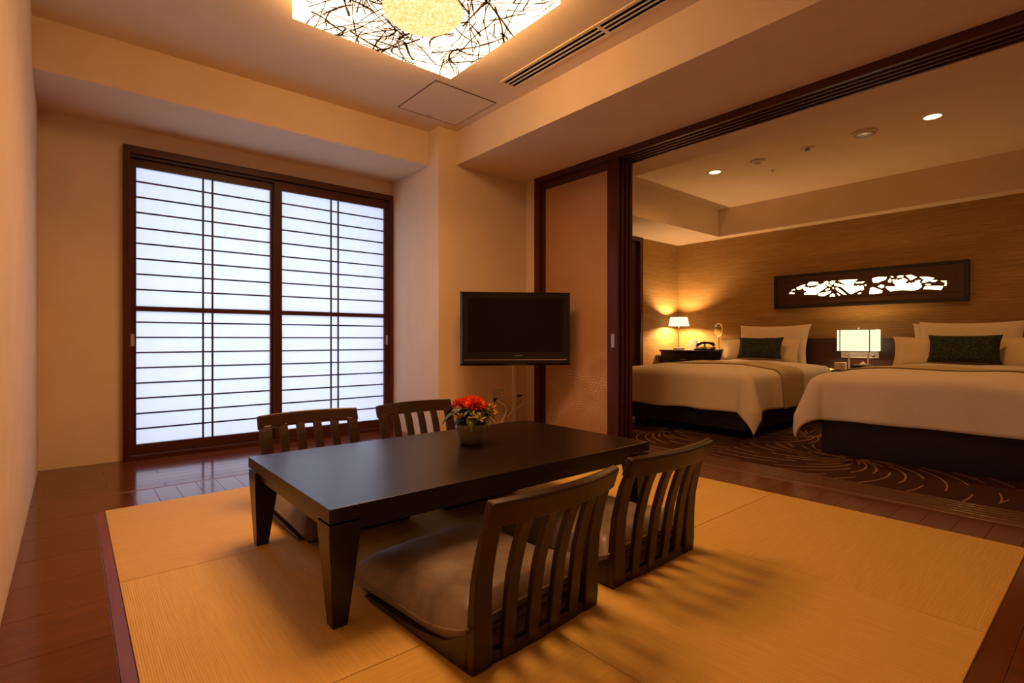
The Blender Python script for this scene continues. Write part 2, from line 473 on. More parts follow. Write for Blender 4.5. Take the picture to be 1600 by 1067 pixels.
# ------------------------------------------------------------------ shoji window
w1 = bpy.data.objects.new('window_1', None); COL.objects.link(w1); w1['kind'] = 'structure'; w1.location = (0, YW, 0)
def wp(name, a, m): return box(*a).build(name, m, w1, bevel=.0015)
wp('frame_jamb', (.262, .300, -.045, .10, -.0, 2.077), 'frame_wood')
wp('frame_jamb', (2.160, XR-.002, -.045, .10, -.0, 2.077), 'frame_wood')
wp('frame_head', (.300, 2.160, -.045, .10, 2.028, 2.077), 'frame_wood_x')
wp('frame_head', (.300, 2.160, -.020, .10, 2.008, 2.028), 'lattice')
wp('frame_sill', (.300, 2.160, -.040, .10, .0, .026), 'frame_wood_x')

def shoji(x0, x1, g0, g1, yf, vb, label):
    t = thing('shoji_screen', label, 'shoji screen', ((x0+x1)/2, yf, .027), 0, 'sliding paper shoji screens')
    ox = (x0+x1)/2; oz = .027; th = .030
    def P(name, a0, a1, b0, b1, c0, c1, m, bev=.001):
        return box(a0-ox, a1-ox, b0, b1, c0-oz, c1-oz).build(name, m, t, bevel=bev)
    P('stile', x0, g0, 0, th, .027, 2.012, 'frame_wood'); P('stile', g1, x1, 0, th, .027, 2.012, 'frame_wood')
    P('top_rail', g0, g1, 0, th, 1.953, 2.012, 'frame_wood_x'); P('bottom_rail', g0, g1, 0, th, .027, .095, 'frame_wood_x')
    P('middle_rail', g0, g1, 0, th, .990, 1.022, 'frame_wood_x')
    for k in range(8):
        for z in (1.859-.1035*k, .915-.1025*k):
            P('lattice_bar', g0, g1, .010, .018, z-.0052, z+.0052, 'lattice', 0)
    for xv in vb:
        P('lattice_bar', xv-.0055, xv+.0055, .008, .018, .095, .990, 'lattice', 0)
        P('lattice_bar', xv-.0055, xv+.0055, .008, .018, 1.022, 1.953, 'lattice', 0)
    P('paper', g0-.003, g1+.003, .0185, .0195, .090, .993, 'shoji_paper', 0)
    P('paper', g0-.003, g1+.003, .0185, .0195, 1.019, 1.957, 'shoji_paper', 0)
    hx = (x0+g0)/2-.002 if x0 < 1 else (g1+x1)/2+.002
    P('finger_pull', hx-.010, hx+.010, -.002, .001, .755, .835, 'satin_metal', 0)
    return t
shoji(.301, 1.216, .336, 1.181, YW+.008, (.728, .788), 'left sliding shoji screen with white paper and dark lattice')
shoji(1.200, 2.159, 1.256, 2.117, YW-.030, (1.645, 1.705), 'right sliding shoji screen with white paper, beside the pillar')

# ------------------------------------------------------------------ fusuma (sliding panels) parked in the opening
fl_labels = ['bronze fusuma panel with silver grass print facing the tatami room',
             'second sliding panel in the parked stack, right behind the grass-print fusuma',
             'third sliding panel in the parked stack, second from the bedroom',
             'rearmost sliding panel of the parked stack, nearest the bedroom']
for k in range(4):
    x0 = 3.124+.046*k; ye = 2.470-.004*k
    t = thing('fusuma_panel', fl_labels[k], 'sliding door', (x0, ye, .003), 0, 'sliding panels parked in the opening')
    W = 3.294-ye; th = .026
    box(0, th, 0, .102, 0, 2.165).build('stile', 'frame_wood', t, bevel=.002)
    box(0, th, W-.045, W, 0, 2.165).build('stile', 'frame_wood', t, bevel=.002)
    box(.002, th-.002, .102, W-.045, 2.085, 2.165).build('top_rail', 'frame_wood_y', t)
    box(.002, th-.002, .102, W-.045, 0, .05).build('bottom_rail', 'frame_wood_y', t)
    box(.005, th-.005, .102, W-.045, .05, 2.085).build('face_panel', 'fusuma_cloth', t)
    if k == 0:
        pl = box(-.002, .001, .032, .062, .735, .838).build('finger_pull', 'satin_metal', t)
        box(-.003, -.0015, .040, .055, .829, .833).build('pull_slot', 'black_plastic', pl)

# ------------------------------------------------------------------ ceiling fittings
tag(box(-.245, .245, -.25, .25, -.003, 0).build('ceiling_hatch', 'ceiling_paint', None, (2.045, 3.14, ZC-.0005)), 'square flush access hatch in the ceiling near the pillar', 'hatch')
hatch = bpy.data.objects['ceiling_hatch']
MB().box(-.248, .248, .25, .254, -.0045, 0).box(-.248, .248, -.254, -.25, -.0045, 0).box(-.249, -.245, -.254, .254, -.0045, 0).box(.245, .249, -.254, .254, -.0045, 0).build('hatch_joint', 'joint_brown', hatch)
box(-.02, .02, .215, .225, -.005, -.003).build('hatch_latch', 'satin_metal', hatch)

def vent():
    t = thing('air_vent', 'long slotted air conditioning vent in the tatami room ceiling', 'vent', (2.19, 1.83, ZC), 0)
    L = .79
    box(-.046, .046, -L, L, -.002, -.001).build('vent_backing', 'dark_gap', t)
    fr = MB().box(-.066, -.046, -L-.02, L+.02, -.006, 0).box(.046, .066, -L-.02, L+.02, -.006, 0).box(-.046, .046, -L-.02, -L, -.006, 0).box(-.046, .046, L, L+.02, -.006, 0)
    fr.build('vent_frame', 'ceiling_paint', t)
    box(-.046, .046, -.012, .012, -.006, -.001).build('vent_divider', 'white_plastic', t)
    for s in (-1, 1):
        for xx in (-.0155, .0155):
            box(xx-.004, xx+.004, min(s*.012, s*L), max(s*.012, s*L), -.006, -.002).build('vent_blade', 'white_plastic', t)
vent()

def ceiling_lamp():
    cx, cy, s, zb = 1.277, 2.160, .456, 2.352
    t = thing('ceiling_lamp', 'square glowing ceiling lamp with branch pattern and round centre globe', 'ceiling lamp', (cx, cy, ZC))
    z = zb-ZC
    box(-s+.02, s-.02, -s+.02, s-.02, -.012, 0).build('mounting_plate', 'white_plastic', t)
    MB().add([(-s, -s, z), (s, -s, z), (s, s, z), (-s, s, z)], [(0, 3, 2, 1)]).build('diffuser_panel', 'lamp_panel', t)
    sd = MB()
    for a, b in (((-s, -s), (s, -s)), ((s, -s), (s, s)), ((s, s), (-s, s)), ((-s, s), (-s, -s))):
        sd.add([(a[0], a[1], z), (b[0], b[1], z), (b[0], b[1], -.013), (a[0], a[1], -.013)], [(0, 1, 2, 3)])
    sd.build('diffuser_side', 'lamp_side', t)
    # inked branches: thin flat ribbons on the diffuser
    R = random.Random(3); mb = MB()
    def ribbon(pts, ws, place):
        n = len(pts)
        L, Rr = [], []
        for i in range(n):
            p = Vector(pts[i]); d = (Vector(pts[min(i+1, n-1)])-Vector(pts[max(i-1, 0)])).normalized()
            q = Vector((-d.y, d.x)); L.append(p+q*ws[i]/2); Rr.append(p-q*ws[i]/2)
        vs = []
        for i in range(n): vs += [place(L[i], 0), place(Rr[i], 0)]
        mb.add(vs, [(2*i, 2*i+1, 2*i+3, 2*i+2) for i in range(n-1)])
    lim = s-.001
    cl = lambda v, m: max(-m, min(m, v))
    for k in range(270):
        x, y = R.uniform(-lim, lim), R.uniform(-lim, lim); a = R.uniform(0, 2*PI); ln = R.choice([.12, .2, .3, .45, .6]); n = 12
        big = R.random() < .20; w0 = R.uniform(.008, .013) if big else R.uniform(.0032, .0068)
        bend = R.uniform(-.5, .5) if R.random() < .72 else R.uniform(-3.4, 3.4)
        if abs(bend) > 1.5: ln = min(ln, .22)
        pts, ws = [(x, y)], [w0]
        for i in range(n-1):
            nx, ny = x+math.cos(a)*ln/n, y+math.sin(a)*ln/n
            m_ = max(abs(nx), abs(ny))
            if m_ > lim:
                if abs(nx) > lim: f_ = (cl(nx, lim)-x)/(nx-x)
                else: f_ = (cl(ny, lim)-y)/(ny-y)
                pts.append((cl(x+(nx-x)*f_, lim), cl(y+(ny-y)*f_, lim))); ws.append(w0); break
            x, y = nx, ny; pts.append((x, y)); ws.append(w0*(.55+.9*R.random())*(1-.4*abs(i/(n-1)-.5)))
            a += bend/n+R.uniform(-.13, .13)
        if len(pts) > 2: ribbon(pts, ws, lambda p, lo: (p.x, p.y, z-.001-lo))
    for side in range(4):
        for k in range(16):
            u = R.uniform(-.9, .9)*s; v0 = R.uniform(.01, .04); du = R.uniform(-.12, .12)
            u2 = cl(u+du, lim); pts = [(u+(u2-u)*i/3, v0+(.105-v0-.02)*i/3) for i in range(4)]
            def pl(p, lo, side=side):
                o = s+.001+lo; zz = z+p.y
                return [(p.x, -o, zz), (o, p.x, zz), (p.x, o, zz), (-o, p.x, zz)][side]
            ribbon(pts, [R.uniform(.004, .009)]*4, pl)
    o = mb.build('branch_pattern', 'branch', t); o['kind'] = 'stuff'
    gl = MB(); rr, rz, zc = .232, .172, -.02
    prof = []
    for i in range(13):
        a = -PI/2+(PI/2)*i/12
        prof.append((max(.002, rr*math.cos(a)), zc+rz*math.sin(a)))
    gl.lathe(prof, 48, cap=False); gl.build('centre_globe', 'ball_glow', t, smooth=True)
    l = light('lamp_light', 'AREA', (0, 0, z-.012), LAMP_W, LAMP_COL, shape='SQUARE', size=2*s-.03, spread=math.radians(LAMP_SPREAD)); l.parent = t
ceiling_lamp()

def downlight(x, y, label, power):
    t = thing('downlight', label, 'downlight', (x, y, ZB), 0, 'recessed downlights in the bedroom ceiling')
    MB().lathe([(.064, -.001), (.064, -.006), (.052, -.009), (.050, -.003)], 28, cap=False).build('trim_ring', 'white_plastic', t, smooth=True)
    MB().lathe([(.001, -.007), (.050, -.007)], 28, cap=False).build('glowing_lens', 'downlight_glow', t)
    l = light('downlight_beam', 'SPOT', (0, 0, -.02), power, WARM, spot_size=math.radians(165), spot_blend=.8, shadow_soft_size=.04)
    l.parent = t
downlight(4.637, 2.523, 'lit recessed downlight over the bed with the tall post', 30)
downlight(4.657, .900, 'lit recessed downlight over the right bed beside the oval fixture', 30)
bpy.data.objects['downlight']['label'] = 'lit recessed downlight above the left bed'
def ceil_disc(name, loc, label, cat, prof, inner, m='white_plastic', sy=1):
    t = thing(name, label, cat, loc)
    MB().lathe(prof, 28).build('housing', m, t, smooth=True, bevel=0)
    MB().lathe(inner, 20).build('centre', 'satin_metal', t, smooth=True)
    return t
ceil_disc('smoke_detector', (4.644, 2.125, ZB), 'round white smoke detector nearest the left downlight', 'smoke detector',
          [(.058, 0), (.058, -.008), (.045, -.018), (.030, -.022)], [(.026, -.021), (.024, -.030), (.010, -.034)])
ceil_disc('sprinkler', (4.648, 1.716, ZB), 'round recessed sprinkler head between the detector and the oval fixture', 'sprinkler',
          [(.048, 0), (.048, -.004), (.036, -.008)], [(.018, -.006), (.016, -.020), (.022, -.024), (.006, -.034)])
ceil_disc('ceiling_speaker', (4.635, 1.308, ZB), 'large flat round ceiling fixture left of the right downlight', 'ceiling fixture',
          [(.088, 0), (.088, -.006), (.078, -.016)], [(.072, -.014), (.066, -.020), (.02, -.024)])
ceil_disc('sensor', (5.013, 2.156, ZB), 'tiny ceiling sensor behind the smoke detector', 'sensor',
          [(.022, 0), (.022, -.004), (.016, -.006)], [(.008, -.005), (.008, -.018), (.003, -.022)])

# ------------------------------------------------------------------ low table
def low_table():
    x0, x1, y0, y1, zt = .532, 1.985, 1.392, 2.228, .340
    t = thing('low_table', 'long low dark brown wooden table on the tatami', 'table', (x0, y0, .003))
    W, D, H = x1-x0, y1-y0, zt-.003
    box(0, W, 0, D, H-.040, H).build('tabletop', 'table_wood', t, bevel=.002)
    b0, b1 = H-.078, H-.041
    box(.06, W-.06, .020, .042, b0, b1).build('apron', 'table_wood', t); box(.06, W-.06, D-.042, D-.020, b0, b1).build('apron', 'table_wood', t)
    box(.020, .042, .06, D-.06, b0, b1).build('apron', 'table_wood', t); box(W-.042, W-.020, .06, D-.06, b0, b1).build('apron', 'table_wood', t)
    for sx in (0, 1):
        for sy in (0, 1):
            rings = []
            for z, a, wv in ((0, .016, .043), (H-.075, .001, .090), (H-.046, .001, .092)):
                xa, xb = a, a+wv; ya, yb = a, a+wv
                if sx: xa, xb = W-xb, W-xa
                if sy: ya, yb = D-yb, D-ya
                rings.append([(xa, ya, z), (xb, ya, z), (xb, yb, z), (xa, yb, z)])
            MB().loft(rings).build('leg', 'table_wood', t, bevel=.002)
low_table()

# ------------------------------------------------------------------ floor chairs and cushions
def bow(x): return -.040*(1-(x/.243)**2)
def backline(z):        # y of the back at height z
    pts = [(0, -.250), (.06, -.258), (.14, -.262), (.24, -.272), (.34, -.300), (.45, -.350)]
    for (z0, a), (z1, b) in zip(pts, pts[1:]):
        if z <= z1:
            u = (z-z0)/(z1-z0); return a+(b-a)*u
    return pts[-1][1]
def chair(name, loc, rz, label):
    t = thing(name, label, 'chair', loc, rz, 'legless floor chairs around the low table')
    zs = [0, .05, .10, .16, .22, .28, .33, .36, .384]
    for s in (-1, 1):
        wv = [.062, .062, .060, .057, .055, .054, .054, .055, .056]
        pts = [(s*(.243-wv[i]/2), backline(z)-.002, z) for i, z in enumerate(zs)]
        tw = [.040, .036, .030, .026, .024, .022, .020, .016, .012]
        MB().strip(pts, (1, 0, 0), wv, (0, 1, 0), tw).build('back_post', 'chair_wood', t, bevel=.004, smooth=False)
        prof = [(-.255, 0), (-.255, .110), (-.225, .080), (-.16, .044), (-.06, .026), (.10, .019), (.24, .017), (.245, .010), (.20, .005), (.0, .002), (-.15, 0)]
        MB().loft([[(s*.243-s*.022, a, b) for a, b in prof], [(s*.243, a, b) for a, b in prof]]).build('side_rail', 'chair_wood_x', t, bevel=.002)
    for k in range(4):
        x = (-.1275+.085*k)
        pts = [(x*(1+.0*z), backline(z)+bow(x)*(.35+.65*z/.43), z) for z in [.012]+zs[1:]]
        MB().strip(pts, (1, 0, 0), .041, (0, 1, 0), .017).build('slat', 'chair_wood', t, bevel=.003)
    n = 14; pts = []; tds = []
    for i in range(n+1):
        x = -.247+.494*i/n; pts.append((x, backline(.402)+bow(x), .402-.004*abs(x/.243)**2)); tds.append((0, .95, .3))
    MB().strip(pts, (0, -.33, .944), .066, (0, .944, .33), .027).build('top_rail', 'chair_wood_x', t, bevel=.006)
    pts = [(-.19+.38*i/8, backline(0)+bow(-.19+.38*i/8)*.35, .016) for i in range(9)]
    MB().strip(pts, (0, 0, 1), .032, (0, 1, 0), .020).build('rear_rail', 'chair_wood_x', t, bevel=.002)
    def seat(u, v):
        y = -.235+.53*v; z = .018+.075*max(0, (-.08-y)/.16)**2
        return (-.221+.442*u, y, z)
    MB().grid(seat, 4, 14).build('seat', 'chair_wood_x', t, solid=.010, smooth=True)
    return t
def cushion(loc, rz, label):
    t = thing('floor_cushion', label, 'cushion', loc, rz, 'satin cushions on the floor chairs')
    W, D, T = .494, .570, .140
    def surf(sg):
        def fn(u, v):
            a, b = 2*u-1, 2*v-1
            pin = 1+.035*(abs(a)*abs(b))**4
            e = max(0, (1-a**6))*max(0, (1-b**6))
            h = .56*T*(e**.40)*(1+.30*(1-a*a)*(1-b*b)) if sg > 0 else .42*T*(e**.30)
            x = a*W/2*pin*(1-.02*(1-b*b)); y = b*D/2*pin*(1-.02*(1-a*a))
            z = sg*h+.056
            z += .055*max(0, (-b-.25)/.75)**2
            z += .006*noise.noise(Vector((x*9+loc[0]*7, y*9, sg)))*e
            return (x, y+.035, max(z, .022) if sg < 0 else z)
        return fn
    mb = MB().grid(surf(1), 26, 26); mb.build('cover_top', 'cushion_satin', t, smooth=True)
    MB().grid(surf(-1), 26, 26).build('cover_base', 'cushion_satin', t, smooth=True)
    f = surf(1); per = [f(i/26, 0) for i in range(26)]+[f(1, i/26) for i in range(26)]+[f(1-i/26, 1) for i in range(26)]+[f(0, 1-i/26) for i in range(27)]
    MB().tube(per, .0035, 6).build('piping', 'cushion_satin', t, smooth=True)
CH = [((.945, 1.285, .003), math.radians(4), 'floor chair in the foreground, left of the near pair'),
      ((1.555, 1.335, .003), math.radians(1), 'floor chair on the near side, right, closest to the bedroom'),
      ((.925, 2.345, .003), math.radians(180), 'floor chair on the window side in front of the shoji screens'),
      ((1.540, 2.345, .003), math.radians(182), 'floor chair on the window side behind the flower pot')]
CU = ['grey satin cushion on the foreground floor chair', 'grey satin cushion on the near-side chair closest to the bedroom',
      'grey satin cushion on the chair before the shoji, under the table edge', 'grey satin cushion on the far chair behind the flower pot']
for (loc, rz, lab), cl_ in zip(CH, CU):
    chair('floor_chair', loc, rz, 'legless dark wooden '+lab); cushion(loc, rz, cl_)

# ------------------------------------------------------------------ flower pot
def flower_pot():
    t = thing('flower_arrangement', 'small pot of red and yellow flowers with green leaves on the table', 'flower pot', (1.355, 1.885, .340))
    R = random.Random(11)
    MB().lathe([(.040, 0), (.046, .002), (.060, .030), (.068, .062), (.070, .088), (.066, .090), (.063, .075), (.05, .07)], 32).build('pot', 'ceramic', t, smooth=True)
    MB().lathe([(.001, .079), (.062, .078)], 20, cap=False).build('soil', 'subfloor', t)
    def flower(name, c, r, npet, m, layers, ax):
        mb = MB(); ax = Vector(ax).normalized(); q = ax.to_track_quat('Z', 'Y')
        for L in range(layers):
            el = math.radians(-12+92*L/max(1, layers-1)); n = max(5, int(npet*(1-.45*L/layers))); ln = r*(1-.12*L/layers)
            for k in range(n):
                az = 2*PI*(k+.5*(L % 2))/n+R.uniform(-.1, .1); e2 = el+R.uniform(-.12, .12)
                rings = []
                for s, w in ((.08, .10), (.4, .20), (.75, .22), (1, .06)):
                    e3 = e2+.25*(1-s)
                    d = Vector((math.cos(az)*math.cos(e3), math.sin(az)*math.cos(e3), math.sin(e3)))
                    sd = Vector((-math.sin(az), math.cos(az), 0)); up = d.cross(sd)
                    p = d*ln*s
                    rings.append([tuple(Vector(c)+q @ (p+sd*w*r*.5*a+up*b)) for a, b in ((-1, .004), (0, -.002), (1, .004), (0, .0012))])
                mb.loft(rings)
        mb.build(name, m, t)
    flower('red_flower', (.012, -.012, .158), .058, 20, 'petal_red', 7, (-.1, -.45, 1))
    flower('pink_flower', (-.045, .030, .172), .032, 12, 'petal_pink', 5, (-.3, -.1, 1))
    flower('red_flower', (.020, .045, .165), .045, 16, 'petal_red', 5, (.1, .2, 1))
    def leaf(p, d, ln, w, m):
        d = Vector(d).normalized(); sd = d.cross(Vector((0, 0, 1)))
        if sd.length < .1: sd = Vector((1, 0, 0))
        sd.normalize(); up = sd.cross(d); rings = []
        vs = []; N = 6
        for i in range(N+1):
            s = i/N; wd = w*math.sin(PI*min(1, s*.92+.06))**.8; droop = -.35*ln*s*s
            c = Vector(p)+d*ln*s+up*(.02*math.sin(PI*s))+Vector((0, 0, droop))
            rings.append([tuple(c-sd*wd/2+up*.004), tuple(c), tuple(c+sd*wd/2+up*.004), tuple(c-up*.0012)])
        MB().loft(rings).build('leaf', m, t, smooth=True)
    for k in range(44):
        az = R.uniform(0, 2*PI); el = R.uniform(-.25, .75); r0 = R.uniform(.015, .06)
        p = (r0*math.cos(az), r0*math.sin(az), .088+R.uniform(0, .05))
        leaf(p, (math.cos(az), math.sin(az), el), R.uniform(.055, .092), R.uniform(.036, .056), R.choice(['leaf', 'leaf', 'leaf_light']))
    for (cx, cy, cz) in ((-.052, -.088, .128), (-.025, -.100, .118), (.060, -.070, .150), (.085, -.050, .135), (.090, -.010, .155), (.075, -.075, .118), (-.090, -.040, .120)):
        for k in range(7):
            a = R.uniform(0, 2*PI); e = R.uniform(-.3, 1.2); ln = R.uniform(.014, .026)
            d = Vector((math.cos(a)*math.cos(e), math.sin(a)*math.cos(e), math.sin(e)))
            c = Vector((cx, cy, cz))
            MB().tube([c, c+d*ln*.6, c+d*ln, c+d*ln*1.25], [.0022, .003, .0052, .002], 6).build('bud', 'bud_yellow', t, smooth=True)
    for k in range(10):
        a = R.uniform(0, 2*PI)
        MB().tube([(0, 0, .075), (.03*math.cos(a), .03*math.sin(a), .11), (.05*math.cos(a), .05*math.sin(a), .145)], .0016, 5).build('stem', 'leaf', t)
flower_pot()

# ------------------------------------------------------------------ television on its swivel arm
def text_mesh(name, body, size, m, parent, loc, rot):
    cu = bpy.data.curves.new(name, 'FONT'); cu.body = body; cu.size = size; cu.align_x = 'CENTER'; cu.align_y = 'CENTER'; cu.extrude = .0004
    o = bpy.data.objects.new(name+'_curve', cu); COL.objects.link(o)
    dg = bpy.context.evaluated_depsgraph_get(); dg.update()
    me = bpy.data.meshes.new_from_object(o.evaluated_get(dg)); bpy.data.objects.remove(o)
    me.materials.clear(); me.materials.append(M[m])
    r = link(name, me, parent, loc); r.rotation_euler = rot; return r
def tv():
    a = Vector((2.255, 3.277)); b = Vector((2.975, 2.812)); mid = (a+b)/2; W = (b-a).length; H = .565
    ang = math.atan2(b.y-a.y, b.x-a.x)
    t = thing('television', 'black flat television on a wall arm beside the fusuma', 'television', (mid.x, mid.y, .598), ang)
    h = W/2
    box(-h+.01, h-.01, .016, .060, .01, H-.01).build('back_shell', 'black_plastic', t, bevel=.01)
    # bevelled picture-frame bezel
    o = [(-h, 0), (h, 0), (h, H), (-h, H)]; i1 = [(-h+.016, .016), (h-.016, .016), (h-.016, H-.016), (-h+.016, H-.016)]
    mb = MB(); vs = [(x, .016, z) for x, z in o]+[(x, 0, z) for x, z in i1]+[(x, .030, z) for x, z in o]
    fs = []
    for k in range(4):
        n = (k+1) % 4; fs += [(k, n, 4+n, 4+k), (8+k, 8+n, n, k)]
    fs += [(11, 10, 9, 8)]
    mb.add(vs, fs); mb.build('bezel', 'black_gloss', t)
    sx, z0, z1 = h-.060, .105, H-.050
    fr = MB().box(-h+.016, -sx, 0, .012, .016, H-.016).box(sx, h-.016, 0, .012, .016, H-.016).box(-sx, sx, 0, .012, z1, H-.016).box(-sx, sx, 0, .012, .016, z0)
    fr.build('front_frame', 'black_gloss', t)
    box(-sx, sx, .003, .010, z0, z1).build('screen', 'tv_screen', t)
    box(-h+.030, h-.030, -.002, .001, .042, .047).build('silver_strip', 'chrome', t)
    text_mesh('maker_lettering', 'HITACHI', .014, 'satin_metal', t, (.02, -.0006, .076), (PI/2, 0, 0))
    MB().box(-.10, .10, .060, .075, .15, .42).box(-.03, .03, .075, .545, .24, .33).build('wall_arm', 'black_plastic', t, bevel=.003)
tv()
t = thing('cable_duct', 'pale cable duct running down the wall below the television', 'cable duct', (2.977, YP, .002))
box(-.026, .014, -.022, 0, 0, .72).build('duct_cover', 'cable_white', t, bevel=.002)
box(.014, .024, -.014, 0, 0, .72).build('duct_edge', 'frame_wood', t)
t = thing('wall_outlet', 'beige wall outlet plate with a plug below the television', 'outlet', (2.800, YP, .31))
box(-.062, .062, -.006, 0, -.062, .062).build('cover_plate', 'cream_plastic', t, bevel=.002)
for z in (-.025, .005, .035): box(.020, .042, -.0075, -.005, z-.008, z+.008).build('socket', 'white_plastic', t)
MB().box(-.060, -.030, -.030, -.006, -.035, -.010).build('plug', 'black_plastic', t, bevel=.004)
tag(MB().tube([(2.755, YP-.028, .287), (2.79, YP-.045, .262), (2.84, YP-.05, .235), (2.858, YP-.045, .19), (2.83, YP-.04, .13), (2.79, YP-.04, .06), (2.78, YP-.04, .012)], .008, 8).build('power_cable', 'cable_white', None, smooth=True),
    'cream power cable drooping from the wall outlet to the floor', 'cable')
t = thing('aerial_cable', 'short cream cable with black plug beside the cable duct', 'cable', (3.035, YP, .30))
MB().box(-.025, .025, -.022, 0, -.008, .008).build('plug', 'black_plastic', t, bevel=.003)
MB().tube([(.018, -.016, -.004), (.03, -.03, -.04), (.0, -.042, -.075), (-.04, -.045, -.09), (-.10, -.045, -.11), (-.17, -.045, -.17)], .007, 8).build('cord', 'cable_white', t, smooth=True)

# ------------------------------------------------------------------ beds
def duvet_point(a, b, Lx, W, xf, y0, zt, R, seed, puff=.0, off=0.0, wr=1.0):
    """a: distance past the foot edge (negative = on top), b: across, measured from y0 inwards"""
    Ri = R
    oa = max(0, a); side = 0; ob = 0
    if b < 0: ob = -b; side = -1
    elif b > W: ob = b-W; side = 1
    bx = xf+Ri-min(a, 0); by = y0+Ri+min(max(b, 0), W)
    r = math.hypot(oa, ob)
    nz = Vector((a*2.1+seed, b*2.1, seed))
    if r < 1e-6:
        edge = min(-a, b, W-b)
        z = zt+puff*min(1, max(0, edge)/.25)+.016*wr*noise.noise(nz*1.6)
        return (bx, by, z+off)
    ux, uy = -oa/r, side*ob/r
    q = Ri*PI/2
    if r < q: out, dn = Ri*math.sin(r/Ri), Ri*(1-math.cos(r/Ri))
    else: out, dn = Ri+.05*(r-q), Ri+(r-q)*.995
    k = min(1, r/.35)
    s2 = abs(2*ux*uy)
    out += (.115*s2*k)
    along = b if oa >= ob else a
    out += wr*k*(.016*noise.noise(Vector((along*4.5+seed*3, seed, r*1.5)))*1.9+.008*math.sin(along*17+seed+4*s2))*(1-.5*s2)
    dn += wr*.012*k*noise.noise(Vector((along*3+seed, 5, 0)))
    return (bx+ux*(out+off), by+uy*(out+off), zt-dn+.016*wr*noise.noise(nz*1.6)*(1-k)+off*(1-k))
def bed(xf, y0, y1, zt, side_name, legs):
    """foot at xf, head towards +x"""
    t = thing('bed', 'low %s bed with a black wooden base%s' % (side_name, ' on short feet' if legs else ' reaching the carpet'), 'bed', ((xf+6.1)/2, (y0+y1)/2, 0), 0, 'twin beds against the headboard')
    ox, oy = (xf+6.1)/2, (y0+y1)/2
    z0 = .075 if legs else 0.0
    box(xf+.02-ox, 6.09-ox, y0+.02-oy, y1-.02-oy, z0, .30).build('bed_base', 'bed_wood', t, bevel=.004)
    if legs:
        for lx, ly in ((xf+.03, y1-.26), (xf+.40, y0+.20), (5.93, y0+.20), (5.93, y1-.26)): box(lx-ox, lx+.12-ox, ly-oy, ly+.12-oy, 0, .076).build('foot', 'bed_wood', t)
    box(xf+.07-ox, 6.09-ox, y0+.03-oy, y1-.03-oy, .30, zt-.048).build('mattress', 'linen', t, bevel=.04)
    return t
def duvet(xf, y0, y1, zt, xh, seed, d, label, name='duvet', m='linen', x_a=None, x_b=None, off=0.0, cat='duvet', ds=None, solid=.012):
    R = .085; W = y1-y0-2*R; ds = ds or d
    a0, a1 = -(xh-xf-R), d
    if x_a is not None: a0, a1 = -(x_b-xf-R), -(x_a-xf-R)
    nu, nv = (88, 100) if x_a is None else (16, 110)
    def fn(u, v):
        a = a0+(a1-a0)*u; b = -ds+(W+2*ds)*v
        return duvet_point(a, b, 0, W, xf, y0, zt, R, seed, .025, off)
    o = MB().grid(fn, nu, nv).build(name, m, None, smooth=True, solid=solid)
    tag(o, label, cat); return o
ZT1, ZT2 = .545, .560
bed(4.03, 1.93, 3.15, ZT1, 'left', True)
bed(4.03, .18, 1.425, ZT2, 'right', False)
duvet(3.99, 1.89, 3.19, ZT1, 5.72, 2.3, .37, 'cream duvet draped over the left bed')
duvet(3.99, .14, 1.465, ZT2, 5.72, 6.1, .36, 'cream duvet draped over the right bed')
duvet(3.99, 1.89, 3.19, ZT1, 5.72, 2.3, .37, 'beige woven runner laid across the left bed', 'bed_runner', 'runner_weave', 4.55, 5.02, .010, 'bed runner', .375, .004)
duvet(3.99, .14, 1.465, ZT2, 5.72, 6.1, .36, 'beige woven runner laid across the right bed', 'bed_runner', 'runner_weave', 4.55, 5.02, .010, 'bed runner', .36, .004)

def pillow(name, c, W, H, T, tilt, label, m, rz=0, flange=0, cat='pillow', seed=0):
    t = thing(name, label, cat, c, rz)
    def surf(sg):
        def fn(u, v):
            a, b = 2*u-1, 2*v-1
            ia, ib = a*(1+flange*2/W), b*(1+flange*2/H)
            e = max(0, 1-min(1, abs(ia))**4)*max(0, 1-min(1, abs(ib))**4)
            h = .5*T*e**.5+.003
            pull = 1+.05*(abs(a)*abs(b))**2.5
            x = sg*h; y = a*W/2*pull*(1-.03*(1-b*b)); z = b*H/2*pull*(1-.05*(1-a*a))
            x += .006*noise.noise(Vector((y*8, z*8, seed)))
            p = Vector((x, y, z+H/2)); p.rotate(Matrix.Rotation(tilt, 3, 'Y'))
            return tuple(p)
        return fn
    MB().grid(surf(-1), 24, 18).build('front', m, t, smooth=True)
    MB().grid(surf(1), 24, 18).build('back', m, t, smooth=True)
    if flange:
        f = surf(-1); k = lambda v: .5+.5*v
        fa, fb = 1/(1+flange*2/W), 1/(1+flange*2/H); N = 20; per = []
        cs = [(-fa, -fb), (fa, -fb), (fa, fb), (-fa, fb)]
        for i in range(4):
            p, q = cs[i], cs[(i+1) % 4]
            for j in range(N): per.append(f(k(p[0]+(q[0]-p[0])*j/N), k(p[1]+(q[1]-p[1])*j/N)))
        per.append(per[0])
        MB().tube(per, .0035, 5).build('flange_seam', 'linen_warm', t, smooth=True)
tl = math.radians(16)
pillow('pillow', (5.930, 2.585, .515), .74, .455, .10, tl, 'plain white pillow standing at the back of the left bed', 'linen', seed=1)
pillow('pillow', (5.815, 2.675, .512), .86, .31, .10, tl, 'wide cream flanged pillow on the left bed behind the green cushion', 'linen_warm', flange=.03, seed=2)
pillow('cushion', (5.695, 2.600, .595), .46, .23, .10, tl, 'dark green patterned cushion on the left bed', 'green_damask', cat='cushion', seed=3)
pillow('pillow', (5.965, .955, .530), .70, .425, .06, tl, 'plain white pillow at the very back of the right bed', 'linen', seed=8)
